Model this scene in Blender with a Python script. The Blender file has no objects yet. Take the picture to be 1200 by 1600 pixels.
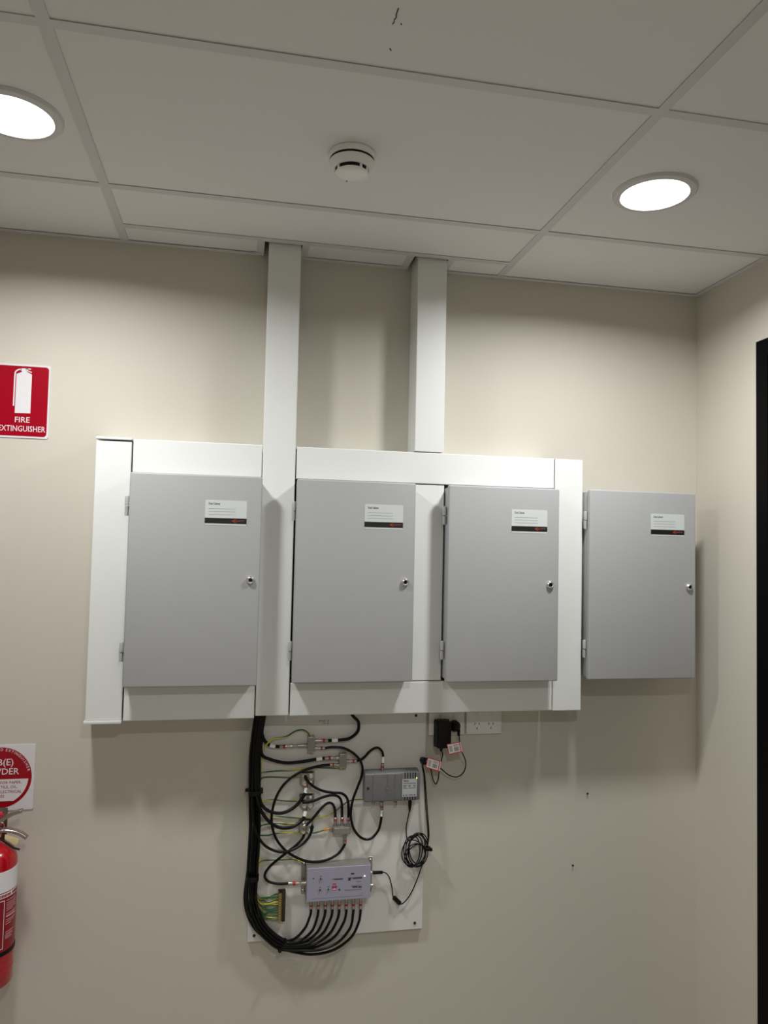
import bpy, bmesh, math, random
from mathutils import Vector, Matrix
random.seed(7)

# ---------------------------------------------------------------- camera
# Working frame: x right along the back wall, y into the back wall (wall face y = 0),
# z measured from the lens height; ZO lifts everything so that the floor is z = 0.
ZO = 1.70
FPX, YAW, PITCH, ROLL, CAMD = 1165.83, 0.1929, 0.0481, 0.0217, 2.3541
fwd = Vector((math.sin(YAW)*math.cos(PITCH), math.cos(YAW)*math.cos(PITCH), math.sin(PITCH)))
rt0 = Vector((math.cos(YAW), -math.sin(YAW), 0))
up0 = rt0.cross(fwd)
rt = math.cos(ROLL)*rt0 + math.sin(ROLL)*up0
up = -math.sin(ROLL)*rt0 + math.cos(ROLL)*up0
scn = bpy.context.scene
C = scn.collection
cam_d = bpy.data.cameras.new('camera')
cam = bpy.data.objects.new('camera', cam_d); C.objects.link(cam)
cam_d.sensor_fit = 'VERTICAL'; cam_d.sensor_height = 36.0; cam_d.sensor_width = 27.0
cam_d.lens = FPX/1600*36; cam_d.clip_start = 0.02
M4 = Matrix((rt, up, -fwd)).transposed().to_4x4()
M4.translation = Vector((0, -CAMD, ZO)); cam.matrix_world = M4
scn.camera = cam
# ---------------------------------------------------------------- world, exposure
w = bpy.data.worlds.new('world'); scn.world = w; w.use_nodes = True
w.node_tree.nodes['Background'].inputs[0].default_value = (0.5, 0.5, 0.5, 1)
w.node_tree.nodes['Background'].inputs[1].default_value = 0.0      # closed room
scn.view_settings.view_transform = 'Standard'; scn.view_settings.look = 'None'
scn.view_settings.gamma = 1.0; scn.view_settings.use_curve_mapping = False
scn.view_settings.exposure = 0.04
LAMP_W = 13.5                     # watts of each downlight
LAMP_COL = (0.985, 0.99, 1.0)

# ---------------------------------------------------------------- helpers
ORI = {}
def at(u, v, Y):                  # photo pixel -> point on the plane y = -Y (working frame)
    d = fwd + rt*((u-600)/FPX) - up*((v-800)/FPX)
    t = (-Y+CAMD)/d.y
    return Vector((0, -CAMD, 0)) + d*t
def zp(x, y, Y): return at(370+x/3.75, 1100+y/3.75, Y)
def lin(c):
    o = []
    for k in c[:3]:
        k /= 255.0
        o.append(k/12.92 if k <= 0.04045 else ((k+0.055)/1.055)**2.4)
    return (*o, 1)
MATS = {}
def mat(name, rgb, rough=0.5, metal=0.0, spec=0.5, noise=0.0, bump=0.0, scale=60.0, emit=0.0, emit_col=None, coat=0.0):
    if name in MATS: return MATS[name]
    m = bpy.data.materials.new(name); m.use_nodes = True
    nt = m.node_tree; b = nt.nodes['Principled BSDF']
    b.inputs['Base Color'].default_value = lin(rgb)
    b.inputs['Roughness'].default_value = rough; b.inputs['Metallic'].default_value = metal
    b.inputs['Specular IOR Level'].default_value = spec
    if coat: b.inputs['Coat Weight'].default_value = coat
    if emit:
        b.inputs['Emission Color'].default_value = (*(emit_col or (1, 1, 1)), 1)
        b.inputs['Emission Strength'].default_value = emit
    if noise or bump:
        tc = nt.nodes.new('ShaderNodeTexCoord'); n = nt.nodes.new('ShaderNodeTexNoise')
        n.inputs['Scale'].default_value = scale; n.inputs['Detail'].default_value = 4
        nt.links.new(tc.outputs['Object'], n.inputs['Vector'])
        if noise:
            r = nt.nodes.new('ShaderNodeMixRGB'); r.blend_type = 'MIX'
            c = lin(rgb)
            r.inputs[1].default_value = (*[k*(1-noise) for k in c[:3]], 1)
            r.inputs[2].default_value = (*[min(1, k*(1+noise)) for k in c[:3]], 1)
            nt.links.new(n.outputs['Fac'], r.inputs[0]); nt.links.new(r.outputs[0], b.inputs['Base Color'])
        if bump:
            bp = nt.nodes.new('ShaderNodeBump'); bp.inputs['Strength'].default_value = bump
            bp.inputs['Distance'].default_value = 0.001
            nt.links.new(n.outputs['Fac'], bp.inputs['Height']); nt.links.new(bp.outputs[0], b.inputs['Normal'])
    MATS[name] = m
    return m
WALL = mat('wall_paint', (205, 199, 186), 0.62, noise=0.015, bump=0.12, scale=220, spec=0.35)
TILE = mat('ceiling_tile', (232, 230, 227), 0.85, noise=0.012, bump=0.1, scale=300, spec=0.2)
TEE = mat('tee_white', (210, 208, 205), 0.5, spec=0.4)
SLAB = mat('plenum_dark', (40, 38, 36), 0.9)
FLOOR = mat('vinyl_floor', (168, 164, 157), 0.5, noise=0.06, scale=30)
TRUNK = mat('white_pvc', (232, 234, 230), 0.38, spec=0.5, noise=0.006, scale=14)
GREY = mat('grey_powder_coat', (169, 170, 170), 0.5, spec=0.45, noise=0.01, bump=0.08, scale=500)
GREYE = mat('hinge_grey', (176, 175, 174), 0.42)
CHROME = mat('chrome', (232, 230, 226), 0.28, metal=1.0)
NICKEL = mat('nickel', (185, 178, 170), 0.3, metal=1.0)
DIECAST = mat('diecast_zinc', (168, 164, 158), 0.36, metal=0.85, noise=0.05, scale=90)
BLACK = mat('black_plastic', (7, 7, 8), 0.45, spec=0.25)
COAX = mat('black_coax_pvc', (5, 5, 5), 0.38, spec=0.25, noise=0.2, scale=60)
BLACKD = mat('black_door_paint', (3, 3, 4), 0.55, spec=0.1)
DARK = mat('dark_slot', (6, 6, 6), 0.8)
WHITE = mat('white_plastic', (228, 226, 220), 0.35)
PAPER = mat('white_label', (205, 210, 206), 0.55)
INK = mat('black_ink', (16, 16, 17), 0.5)
GINK = mat('grey_ink', (150, 153, 150), 0.6)
ORANGE = mat('orange_ink', (205, 72, 40), 0.5)
RED = mat('sign_red', (158, 0, 28), 0.22, spec=0.5)
SIGNW = mat('sign_white', (226, 222, 224), 0.25)
EXTRED = mat('extinguisher_red', (172, 4, 24), 0.22, coat=0.4)
LABRED = mat('label_red', (134, 0, 20), 0.35)
BANDRED = mat('connector_red', (168, 44, 44), 0.45)
BOARD = mat('white_board', (222, 219, 213), 0.42, noise=0.012, scale=18)
AMPG = mat('amp_dark_alloy', (122, 122, 124), 0.42, metal=0.35, noise=0.05, scale=40)
AMPL = mat('amp_lilac', (164, 162, 182), 0.4, metal=0.1, noise=0.02, scale=20)
AMPS = mat('amp_side_alloy', (150, 147, 142), 0.4, metal=0.5, noise=0.06, scale=60)
YEL = mat('earth_yellow', (222, 208, 44), 0.4)
GRN = mat('earth_green', (20, 92, 52), 0.4)
BRASS = mat('brass', (150, 130, 70), 0.35, metal=0.9)
TAGY = mat('cream_tag', (224, 208, 158), 0.5)
TAGW = mat('tag_white', (252, 250, 248), 0.4)
TAGR = mat('tag_red', (214, 40, 70), 0.4)
LAMPM = mat('led_diffuser', (255, 255, 255), 0.5, emit=4.0, emit_col=LAMP_COL)
LEDG = mat('led_indicator', (210, 255, 60), 0.4, emit=3.0, emit_col=(0.75, 1.0, 0.1))
LEDW = mat('led_indicator_warm', (255, 255, 200), 0.4, emit=4.0, emit_col=(1.0, 1.0, 0.6))
HOSE = mat('black_rubber', (18, 18, 18), 0.5)

class MB:
    def __init__(s): s.v = []; s.f = []; s.mi = []
    def add(s, vs, fs, mi=0):
        o = len(s.v); s.v += [Vector(p) for p in vs]
        for f in fs: s.f.append([i+o for i in f]); s.mi.append(mi)
        return s
    def box(s, x0, x1, y0, y1, z0, z1, mi=0):
        x0, x1 = sorted((x0, x1)); y0, y1 = sorted((y0, y1)); z0, z1 = sorted((z0, z1))
        vs = [(x, y, z) for z in (z0, z1) for y in (y0, y1) for x in (x0, x1)]
        return s.add(vs, [(0,2,3,1),(4,5,7,6),(0,1,5,4),(2,6,7,3),(0,4,6,2),(1,3,7,5)], mi)
    def prism(s, poly, y0, y1, mi=0):          # poly of (x, z), front face at y0 (towards the room)
        a = sum(poly[i][0]*poly[(i+1) % len(poly)][1]-poly[(i+1) % len(poly)][0]*poly[i][1] for i in range(len(poly)))
        if a < 0: poly = poly[::-1]
        n = len(poly); lo, hi = min(y0, y1), max(y0, y1)
        vs = [(x, lo, z) for x, z in poly]+[(x, hi, z) for x, z in poly]
        fs = [list(range(n)), list(range(2*n-1, n-1, -1))]
        fs += [(i, i+n, (i+1) % n+n, (i+1) % n) for i in range(n)]
        return s.add(vs, fs, mi)
    def lathe(s, base, axis, prof, n=20, mi=0, cap=True):   # prof: (distance along axis, radius)
        axis = Vector(axis).normalized(); base = Vector(base)
        t = Vector((0, 0, 1)) if abs(axis.z) < 0.9 else Vector((1, 0, 0))
        e1 = axis.cross(t).normalized(); e2 = axis.cross(e1)
        vs = []
        for h, r in prof:
            for k in range(n):
                a = 2*math.pi*k/n
                vs.append(base+axis*h+(e1*math.cos(a)+e2*math.sin(a))*r)
        fs = []
        for i in range(len(prof)-1):
            for k in range(n):
                k2 = (k+1) % n
                fs.append((i*n+k, i*n+k2, (i+1)*n+k2, (i+1)*n+k))
        if cap:
            fs.append(list(range(n))[::-1]); fs.append([(len(prof)-1)*n+k for k in range(n)])
        return s.add(vs, fs, mi)
    def cyl(s, p0, p1, r, n=12, mi=0):
        p0 = Vector(p0); p1 = Vector(p1)
        return s.lathe(p0, p1-p0, [(0, r), ((p1-p0).length, r)], n, mi)
    def tube(s, pts, r, n=8, stripe=0, twist=0.0):
        pts = [Vector(p) for p in pts]
        T = [((pts[min(i+1, len(pts)-1)]-pts[max(i-1, 0)])).normalized() for i in range(len(pts))]
        ref = Vector((0, 1, 0)) if abs(T[0].y) < 0.9 else Vector((1, 0, 0))
        e = (ref-T[0]*ref.dot(T[0])).normalized(); o = len(s.v); L = 0
        for i, p in enumerate(pts):
            e = (e-T[i]*e.dot(T[i])).normalized(); g = T[i].cross(e)
            if i: L += (p-pts[i-1]).length
            for k in range(n):
                a = 2*math.pi*k/n+twist*L
                s.v.append(p+(e*math.cos(a)+g*math.sin(a))*r)
        for i in range(len(pts)-1):
            for k in range(n):
                k2 = (k+1) % n
                s.f.append([o+i*n+k, o+i*n+k2, o+(i+1)*n+k2, o+(i+1)*n+k]); s.mi.append(1 if k < stripe else 0)
        s.f.append([o+k for k in range(n)][::-1]); s.mi.append(0)
        s.f.append([o+(len(pts)-1)*n+k for k in range(n)]); s.mi.append(0)
        return s
def spline(P, step=0.006):                    # Catmull-Rom through P
    P = [Vector(p) for p in P]; out = []
    for i in range(len(P)-1):
        p0 = P[i-1] if i else P[0]*2-P[1]; p1 = P[i]; p2 = P[i+1]
        p3 = P[i+2] if i+2 < len(P) else P[-1]*2-P[-2]
        n = max(2, int((p2-p1).length/step))
        for k in range(n):
            t = k/n
            out.append(0.5*((2*p1)+(p2-p0)*t+(2*p0-5*p1+4*p2-p3)*t*t+(3*p1-p0-3*p2+p3)*t**3))
    out.append(P[-1]); return out
def rrect(x0, x1, z0, z1, r, n=5):
    o = []
    for cx, cz, a0 in ((x1-r, z1-r, 0), (x0+r, z1-r, 90), (x0+r, z0+r, 180), (x1-r, z0+r, 270)):
        for k in range(n+1):
            a = math.radians(a0+90*k/n); o.append((cx+r*math.cos(a), cz+r*math.sin(a)))
    return o
def circ(cx, cz, r, n=40): return [(cx+r*math.cos(2*math.pi*k/n), cz+r*math.sin(2*math.pi*k/n)) for k in range(n)]

def tag(o, label, cat, group=None):
    o['label'] = label; o['category'] = cat
    if group: o['group'] = group
    return o
def thing(name, label, cat, loc, group=None):
    o = bpy.data.objects.new(name, None); C.objects.link(o); o.empty_display_size = 0.03
    loc = Vector(loc); o.location = loc+Vector((0, 0, ZO)); ORI[o] = loc
    return tag(o, label, cat, group)
def obj(name, mb, m, parent=None, bevel=0.0, seg=2, smooth=True, angle=35):
    bm = bmesh.new()
    if parent is None:
        xs = [v.x for v in mb.v]; ys = [v.y for v in mb.v]; zs = [v.z for v in mb.v]
        org = Vector(((min(xs)+max(xs))/2, (min(ys)+max(ys))/2, min(zs)))
    else: org = ORI[parent]
    vv = [bm.verts.new(p-org) for p in mb.v]
    for f, mi in zip(mb.f, mb.mi):
        try: fc = bm.faces.new([vv[i] for i in f]); fc.material_index = mi
        except ValueError: pass
    bmesh.ops.recalc_face_normals(bm, faces=bm.faces)
    if bevel:
        es = [e for e in bm.edges if len(e.link_faces) == 2 and e.calc_face_angle(0) > 0.6]
        bmesh.ops.bevel(bm, geom=es, offset=bevel, segments=seg, profile=0.5, affect='EDGES', clamp_overlap=True)
    me = bpy.data.meshes.new(name); bm.to_mesh(me); bm.free()
    for k in (m if isinstance(m, (list, tuple)) else [m]): me.materials.append(k)
    if smooth:
        me.polygons.foreach_set('use_smooth', [True]*len(me.polygons))
        me.set_sharp_from_angle(angle=math.radians(angle))
    o = bpy.data.objects.new(name, me); C.objects.link(o); ORI[o] = org
    if parent is None: o.location = org+Vector((0, 0, ZO))
    else: o.parent = parent
    return o
def struct(name, mb, m, **k):
    o = obj(name, mb, m, **k); o['kind'] = 'structure'; return o
def text(name, s, size, p, m, parent, align='LEFT', bold=0.0, depth=0.0004, rot=0.0, width=None):
    cu = bpy.data.curves.new('t', 'FONT'); cu.body = s; cu.size = size; cu.align_x = align
    cu.resolution_u = 2; cu.extrude = depth/2; cu.offset = bold*size*0.35
    t = bpy.data.objects.new('t', cu); C.objects.link(t)
    dg = bpy.context.evaluated_depsgraph_get(); dg.update()
    me = bpy.data.meshes.new_from_object(t.evaluated_get(dg))
    bpy.data.objects.remove(t); bpy.data.curves.remove(cu)
    org = ORI[parent]; c, sn = math.cos(rot), math.sin(rot); k = 1.0
    if width:
        xs = [v.co.x for v in me.vertices]; k = width/(max(xs)-min(xs))
    for v in me.vertices:
        x, y, z = v.co; x *= k
        v.co = Vector((x*c-y*sn+p[0], -z+p[1], x*sn+y*c+p[2]))-org
    me.materials.clear(); me.materials.append(m); me.name = name
    for pl in me.polygons: pl.material_index = 0
    o = bpy.data.objects.new(name, me); C.objects.link(o); o.parent = parent; ORI[o] = org
    return o

# ---------------------------------------------------------------- room shell
XL, XR, YB, H, FZ = -2.4, 1.576, -3.4, 0.916, -1.70
TOP = H+0.3
struct('floor', MB().box(XL-0.1, XR+0.1, YB-0.1, 0.1, FZ-0.05, FZ), FLOOR, smooth=False)
struct('wall_back', MB().box(XL-0.1, XR+0.1, 0, 0.1, FZ, TOP), WALL, smooth=False)
struct('wall_right', MB().box(XR, XR+0.1, YB, 0, FZ, TOP), WALL, smooth=False)
struct('wall_left', MB().box(XL-0.1, XL, YB, 0, FZ, TOP), WALL, smooth=False)
struct('wall_front', MB().box(XL-0.1, XR+0.1, YB-0.1, YB, FZ, TOP), WALL, smooth=False)
ceil = struct('ceiling', MB().box(XL-0.1, XR+0.1, YB-0.1, 0.1, TOP, TOP+0.05), SLAB, smooth=False)
# lay-in ceiling: tee bars and single tiles
TW = 0.012
def tee(x0, x1, y0, y1):
    m = MB().box(x0, x1, y0, y1, H, H+0.0012)
    if x1-x0 > y1-y0: m.box(x0, x1, (y0+y1)/2-0.001, (y0+y1)/2+0.001, H+0.0012, H+0.035)
    else: m.box((x0+x1)/2-0.001, (x0+x1)/2+0.001, y0, y1, H+0.0012, H+0.035)
    return obj('tee_bar', m, TEE, ceil, smooth=False)
def tile(x0, x1, y0, y1):
    g = 0.004; j = random.uniform(0, 0.0012)
    return obj('tile', MB().box(x0+g, x1-g, y0+g, y1-g, H+0.0020+j*0.5, H+0.02+j), TILE, ceil, bevel=0.001, seg=1, smooth=False)
XT = [XL, -1.564, -0.364, 0.836, XR]; YT = [0, -0.368, -0.979, -1.590, -2.201, -2.812, YB]
for x in XT[1:-1]: tee(x-TW, x+TW, YB, 0)
for y in YT[1:-1]:
    for a, b in zip(XT, XT[1:]): tee(a+TW if a != XL else a, b-TW if b != XR else b, y-TW, y+TW)
Y3 = -0.112-TW
tee(-0.364+TW, 0.836-TW, Y3-TW, Y3+TW)
NOTCH = [(0.054, 0.1675), (0.519, 0.6295)]          # openings for the two vertical ducts
for a, b in NOTCH:
    tee(a-0.022, a, Y3+TW, -0.001); tee(b, b+0.022, Y3+TW, -0.001)
for i in range(len(XT)-1):
    for j in range(len(YT)-1):
        if i == 2 and j == 0:
            tile(XT[i], XT[i+1], YT[1], Y3)
            xs = [XT[i], 0.043, 0.178, 0.508, 0.640, XT[i+1]]
            for a, b in ((xs[0], xs[1]), (xs[2], xs[3]), (xs[4], xs[5])): tile(a, b, Y3, 0)
        else: tile(XT[i], XT[i+1], YT[j+1], YT[j])
# perimeter wall angles
def angle_trim(name, m): struct(name, m, TEE, smooth=False)
m = MB()
for a, b in ((XL, NOTCH[0][0]), (NOTCH[0][1], NOTCH[1][0]), (NOTCH[1][1], XR)):
    m.box(a, b, -0.019, 0, H-0.0012, H); m.box(a, b, -0.0012, 0, H, H+0.03)
angle_trim('trim_1', m)
angle_trim('trim_2', MB().box(XR-0.019, XR, YB, -0.019, H-0.0012, H).box(XR-0.0012, XR, YB, 0, H, H+0.03))
angle_trim('trim_3', MB().box(XL, XL+0.019, YB, -0.019, H-0.0012, H).box(XL, XL+0.0012, YB, 0, H, H+0.03))
angle_trim('trim_4', MB().box(XL+0.02, XR-0.02, YB, YB+0.019, H-0.0012, H).box(XL, XR, YB, YB+0.0012, H, H+0.03))
# scuffs on a ceiling tile
def scuff(uvs, r):
    pts = []
    for u, v in uvs:
        d = fwd+rt*((u-600)/FPX)-up*((v-800)/FPX); t = (H+0.0018)/d.z
        pts.append(Vector((0, -CAMD, 0))+d*t)
    o = obj('scuff_mark', MB().tube(pts, r, 5), mat('scuff', (70, 66, 58), 0.9), ceil); return o
scuff([(622.5, 13), (620.5, 19), (619, 24), (619.5, 27)], 0.0011)
scuff([(619, 28), (616, 31), (616, 35), (613, 38)], 0.0009)
scuff([(609, 76), (611, 79)], 0.0011); scuff([(626.5, 37), (627.3, 38.6)], 0.0011)
# black door in the right wall
dm = MB()
DT, DY0, DY1 = 0.6645, -0.3235, -1.26
dm.box(XR-0.012, XR, DY0, DY0-0.05, FZ, DT).box(XR-0.012, XR, DY1, DY1+0.05, FZ, DT).box(XR-0.012, XR, DY0-0.05, DY1+0.05, DT-0.05, DT)
door = struct('door_1', dm, BLACKD, smooth=False)
obj('door_leaf', MB().box(XR-0.006, XR, DY0-0.053, DY1+0.053, FZ+0.006, DT-0.053), BLACKD, door, smooth=False)
hm = MB().lathe((XR-0.006, DY1+0.12, -0.45), (-1, 0, 0), [(0, 0.026), (0.008, 0.026), (0.008, 0.01), (0.05, 0.01)], 20)
hm.cyl((XR-0.05, DY1+0.12, -0.45), (XR-0.05, DY1+0.24, -0.45), 0.009)
obj('door_handle', hm, NICKEL, door)

# ---------------------------------------------------------------- downlights
def downlight(x, y, label):
    t = thing('downlight', label, 'downlight', (x, y, H), 'recessed LED downlights')
    z = H+0.0020
    obj('trim_ring', MB().lathe((x, y, z), (0, 0, -1), [(0, 0.104), (0.003, 0.104), (0.008, 0.099), (0.010, 0.084), (0.004, 0.082)], 48, cap=False), TEE, t)
    obj('diffuser', MB().lathe((x, y, z), (0, 0, -1), [(0.0, 0.081), (0.006, 0.081), (0.0065, 0.079)], 48), LAMPM, t)
    ld = bpy.data.lights.new('led_array', 'AREA'); ld.shape = 'DISK'; ld.size = 0.156; ld.energy = LAMP_W
    ld.color = LAMP_COL; ld.spread = math.radians(161)
    lo = bpy.data.objects.new('led_array', ld); C.objects.link(lo); lo.parent = t; lo.location = (0, 0, z-0.0075-H)
    return t
downlight(-0.503, -0.662, 'round white LED downlight in the ceiling, above the fire extinguisher signs')
downlight(1.012, -0.664, 'round white LED downlight in the ceiling, beside the room corner with the black door')
downlight(0.236, -2.507, 'added unseen LED fill downlight in the ceiling over the open floor, far from the cabinets')  # added out of view as fill for doors, lower wall and ceiling

# ---------------------------------------------------------------- smoke detector
sx, sy = 0.236, -0.664
DETW = mat('detector_white', (246, 245, 241), 0.3)
t = thing('smoke_detector', 'round white smoke detector with dark slots on the middle of a ceiling tile', 'smoke detector', (sx, sy, H))
zt = H+0.0020
obj('mounting_base', MB().lathe((sx, sy, zt), (0, 0, -1), [(0, 0.053), (0.002, 0.0545), (0.0135, 0.0545), (0.0145, 0.0535)], 40), DETW, t)
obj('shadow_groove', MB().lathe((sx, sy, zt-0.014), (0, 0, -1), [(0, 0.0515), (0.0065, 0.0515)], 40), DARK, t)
hd = obj('detector_head', MB().lathe((sx, sy, zt-0.0190), (0, 0, -1), [(0, 0.0505), (0.001, 0.0525), (0.006, 0.0520), (0.013, 0.0470), (0.0185, 0.0420)], 40), DETW, t)
obj('smoke_slot', MB().lathe((sx, sy, zt-0.0360), (0, 0, -1), [(0, 0.0392), (0.0105, 0.0375)], 40), DARK, hd)
obj('chamber_cap', MB().lathe((sx, sy, zt-0.0450), (0, 0, -1), [(0, 0.0385), (0.001, 0.0392), (0.003, 0.0375), (0.0062, 0.031), (0.0080, 0.020), (0.0085, 0.004)], 40), DETW, hd)
for k, a in enumerate((-66, 54, 174, -150, 90, -35, 20)):
    a = math.radians(a); px, py = sx+0.0385*math.cos(a), sy+0.0385*math.sin(a)
    obj('slot_rib', MB().cyl((px, py, zt-0.035), (px, py, zt-0.0465), 0.0034, 8), DETW, hd)
obj('indicator_lamp', MB().lathe((sx-0.008, sy+0.026, zt-0.0515), (0, 0, -1), [(0, 0.002), (0.0018, 0.0015)], 8), DARK, hd)

# ---------------------------------------------------------------- white cable trunking
TD = 0.105
def trunking(label, x0, x1, z0, z1, vertical, group='white trunking lengths around the cabinets', caps=False, wall_gap=0.0005):
    g = 0.0012
    t = thing('cable_trunking', label, 'trunking', ((x0+x1)/2, 0, z0), group)
    x0 += g; x1 -= g; z0 += g; z1 -= g
    y = -wall_gap
    m = MB().box(x0+0.002, x1-0.002, y-0.0025, y, z0, z1)
    if vertical: m.box(x0+0.002, x0+0.0045, -TD+0.004, y-0.0025, z0, z1).box(x1-0.0045, x1-0.002, -TD+0.004, y-0.0025, z0, z1)
    else: m.box(x0, x1, -TD+0.004, y-0.0025, z0+0.002, z0+0.0045).box(x0, x1, -TD+0.004, y-0.0025, z1-0.0045, z1-0.002)
    obj('channel', m, TRUNK, t, smooth=False)
    if vertical: poly = [(x0, -TD+0.014), (x0, -TD+0.002), (x0+0.002, -TD), (x1-0.002, -TD), (x1, -TD+0.002), (x1, -TD+0.014), (x1-0.002, -TD+0.014), (x1-0.002, -TD+0.0026), (x0+0.002, -TD+0.0026), (x0+0.002, -TD+0.014)]
    else: poly = [(z0, -TD+0.014), (z0, -TD+0.002), (z0+0.002, -TD), (z1-0.002, -TD), (z1, -TD+0.002), (z1, -TD+0.014), (z1-0.002, -TD+0.014), (z1-0.002, -TD+0.0026), (z0+0.002, -TD+0.0026), (z0+0.002, -TD+0.014)]
    n = len(poly); a0, a1 = (z0, z1) if vertical else (x0, x1)
    vs = [((p, q, a) if vertical else (a, q, p)) for a in (a0, a1) for p, q in poly]
    quads = [(i, (i+1) % n, (i+1) % n+n, i+n) for i in range(n)]
    lid = MB(); lid.add(vs, quads)
    for o in (0, n):                           # end faces of the U-shaped lid
        lid.f += [[o+i for i in (1, 2, 9, 0)], [o+i for i in (2, 3, 7, 8)], [o+i for i in (3, 4, 5, 6)], [o+i for i in (2, 8, 9)], [o+i for i in (3, 6, 7)]]
        lid.mi += [0]*5
    obj('lid', lid, TRUNK, t, smooth=False)
    return t, x0, x1, z0, z1
t, a, b, c, d = trunking('white trunking length with end caps at top and bottom, closest to the fire signs', -0.408, -0.307, -0.5055, 0.2915, True)
for zz0, zz1, e in ((0.2955, 0.3025, 0.0), (-0.5145, -0.5055, 0.003)):
    obj('end_cap', MB().box(a-e, b+0.0005, -TD-0.002-e, -0.0005, zz0, zz1), TRUNK, t, bevel=0.0015)
trunking('white trunking above the cabinet that hangs next to the capped trunking', -0.305, 0.0655, 0.2005, 0.3008, False)
trunking('white trunking under the cabinet that hangs next to the capped trunking', -0.305, 0.0645, -0.5095, -0.4065, False)
trunking('tall white duct running from ceiling down between two cabinets, cables leave its foot', 0.0655, 0.1655, -0.502, H+0.02, True)
trunking('short white duct from ceiling down to the long upper trunking', 0.5305, 0.6275, 0.3018, H+0.02, True)
trunking('long white trunking above two cabinets, below the short duct', 0.1665, 0.9965, 0.2010, 0.3008, False)
trunking('long white trunking below two cabinets, above the power outlets', 0.1665, 0.9965, -0.5050, -0.4060, False)
trunking('white trunking strip standing between two cabinets with trunking above and below', 0.5325, 0.6310, -0.4050, 0.2000, True)
trunking('plain white upright trunking closing the row, beside the cabinet on bare wall', 0.9975, 1.0970, -0.5055, 0.3012, True)

# ---------------------------------------------------------------- grey cabinets
def cabinet(label, x0, x1, z0, z1, F, bx0, hx, hy, sticker, lock, zh):
    t = thing('wall_cabinet', label, 'cabinet', ((x0+x1)/2, 0, z0), 'grey wall cabinets')
    DTK = 0.020                                    # door depth
    bx1 = min(x1-0.005, x1-0.005)
    obj('body', MB().box(bx0, bx1, -F+DTK+0.0018, -0.0006, z0+0.005, z1-0.005), GREY, t, bevel=0.002)
    dr = obj('door', MB().box(x0, x1, -F, -F+DTK, z0, z1), GREY, t, bevel=0.0045, seg=4)
    for zt_, zb_ in zh:                            # lift-off hinges: two knuckles each
        zm = (zt_+zb_)/2
        h = obj('hinge', MB().lathe((hx, hy, zm+0.0006), (0, 0, 1), [(0, 0.0062), (zt_-zm-0.004, 0.0062), (zt_-zm-0.001, 0.005), (zt_-zm, 0.003)], 14).box(hx, x0+0.004, hy-0.002, hy+0.004, zm+0.0006, zt_-0.002), GREYE, t)
        obj('knuckle', MB().lathe((hx-0.0005, hy+0.001, zb_), (0, 0, 1), [(0, 0.0052), (zm-zb_-0.0012, 0.0056)], 14).box(hx, bx0+0.004, hy+0.001, hy+0.007, zb_+0.001, zm-0.0012), GREYE, h)
    lx, lz = lock
    lk = obj('lock', MB().lathe((lx, -F, lz), (0, -1, 0), [(0, 0.0124), (0.002, 0.0124), (0.0070, 0.0104), (0.0095, 0.0076), (0.0085, 0.0056)], 24), CHROME, dr)
    # key barrel recessed in the ring: third level is the limit, so it belongs to the door too
    obj('key_barrel', MB().lathe((lx, -F-0.004, lz), (0, -1, 0), [(0, 0.0056), (0.0046, 0.0055)], 18).box(lx-0.0008, lx+0.0008, -F-0.0088, -F-0.008, lz-0.004, lz+0.004), BLACK, dr)
    # sticker
    s0, s1, q0, q1 = sticker
    y = -F-0.0003
    st = obj('sticker', MB().prism(rrect(s0, s1, q0, q1, 0.004), y-0.0003, y+0.0003), PAPER, t, smooth=False)
    y -= 0.0003; hgt = q1-q0; wd = s1-s0
    obj('black_band', MB().box(s0, s1, y-0.0002, y+0.0001, q0+0.07*hgt, q0+0.29*hgt), INK, st, smooth=False)
    for k in range(3):
        zz = q0+hgt*(0.66-0.115*k)
        obj('ruled_line', MB().box(s0+0.08*wd, s0+0.73*wd, y-0.0002, y+0.0001, zz-0.0006, zz+0.0006), GINK, st, smooth=False)
    text('lettering', 'Dual Cabinet', 0.0092, (s0+0.08*wd, y-0.0001, q1-0.18*hgt), INK, st, bold=0.012, width=0.27*wd)
    lx0 = s0+0.655*wd; zc = q0+0.185*hgt; r = 0.0046
    lg = MB()
    outer = [(-1.75*r, 0), (-.6*r, .55*r), (0.3*r, r), (1.5*r, 0), (0.3*r, -r), (-.6*r, -.55*r)]
    pts = [Vector((lx0+r*1.6+p, y-0.0003, zc+q)) for p, q in outer]
    lg.tube(pts+[pts[0]], 0.0005, 5)
    lg.tube([Vector((lx0+r*1.6+p, y-0.0003, zc+q)) for p, q in ((-.9*r, 0), (-.1*r, .4*r), (.5*r, 0), (-.1*r, -.4*r), (-.9*r, 0))], 0.0006, 5)
    obj('logo_emblem', lg, ORANGE, st)
    wv = [Vector((lx0+r*3.0+k*0.00105, y-0.0003, zc+0.0012*math.sin(k*1.9)+0.00007*k)) for k in range(21)]
    obj('logo_script', MB().tube(wv, 0.00045, 5), mat('logo_script_ink', (190, 110, 100), 0.5), st)
    return t
ZH = [(0.1315, 0.0755), (-0.2800, -0.3350)]
cabinet('grey steel wall cabinet between the capped trunking and the tall ceiling duct', -0.3015, 0.0665, -0.4040, 0.1980, 0.165, -0.2975, -0.3105, -0.140, (-0.0935, 0.0240, 0.0546, 0.1266), (0.0400, -0.1010), ZH)
cabinet('grey steel wall cabinet directly above the wiring board and its splitters', 0.1668, 0.5250, -0.3980, 0.1970, 0.165, 0.1700, 0.1610, -0.140, (0.3690, 0.4865, 0.0556, 0.1294), (0.4965, -0.1010), ZH)
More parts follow.
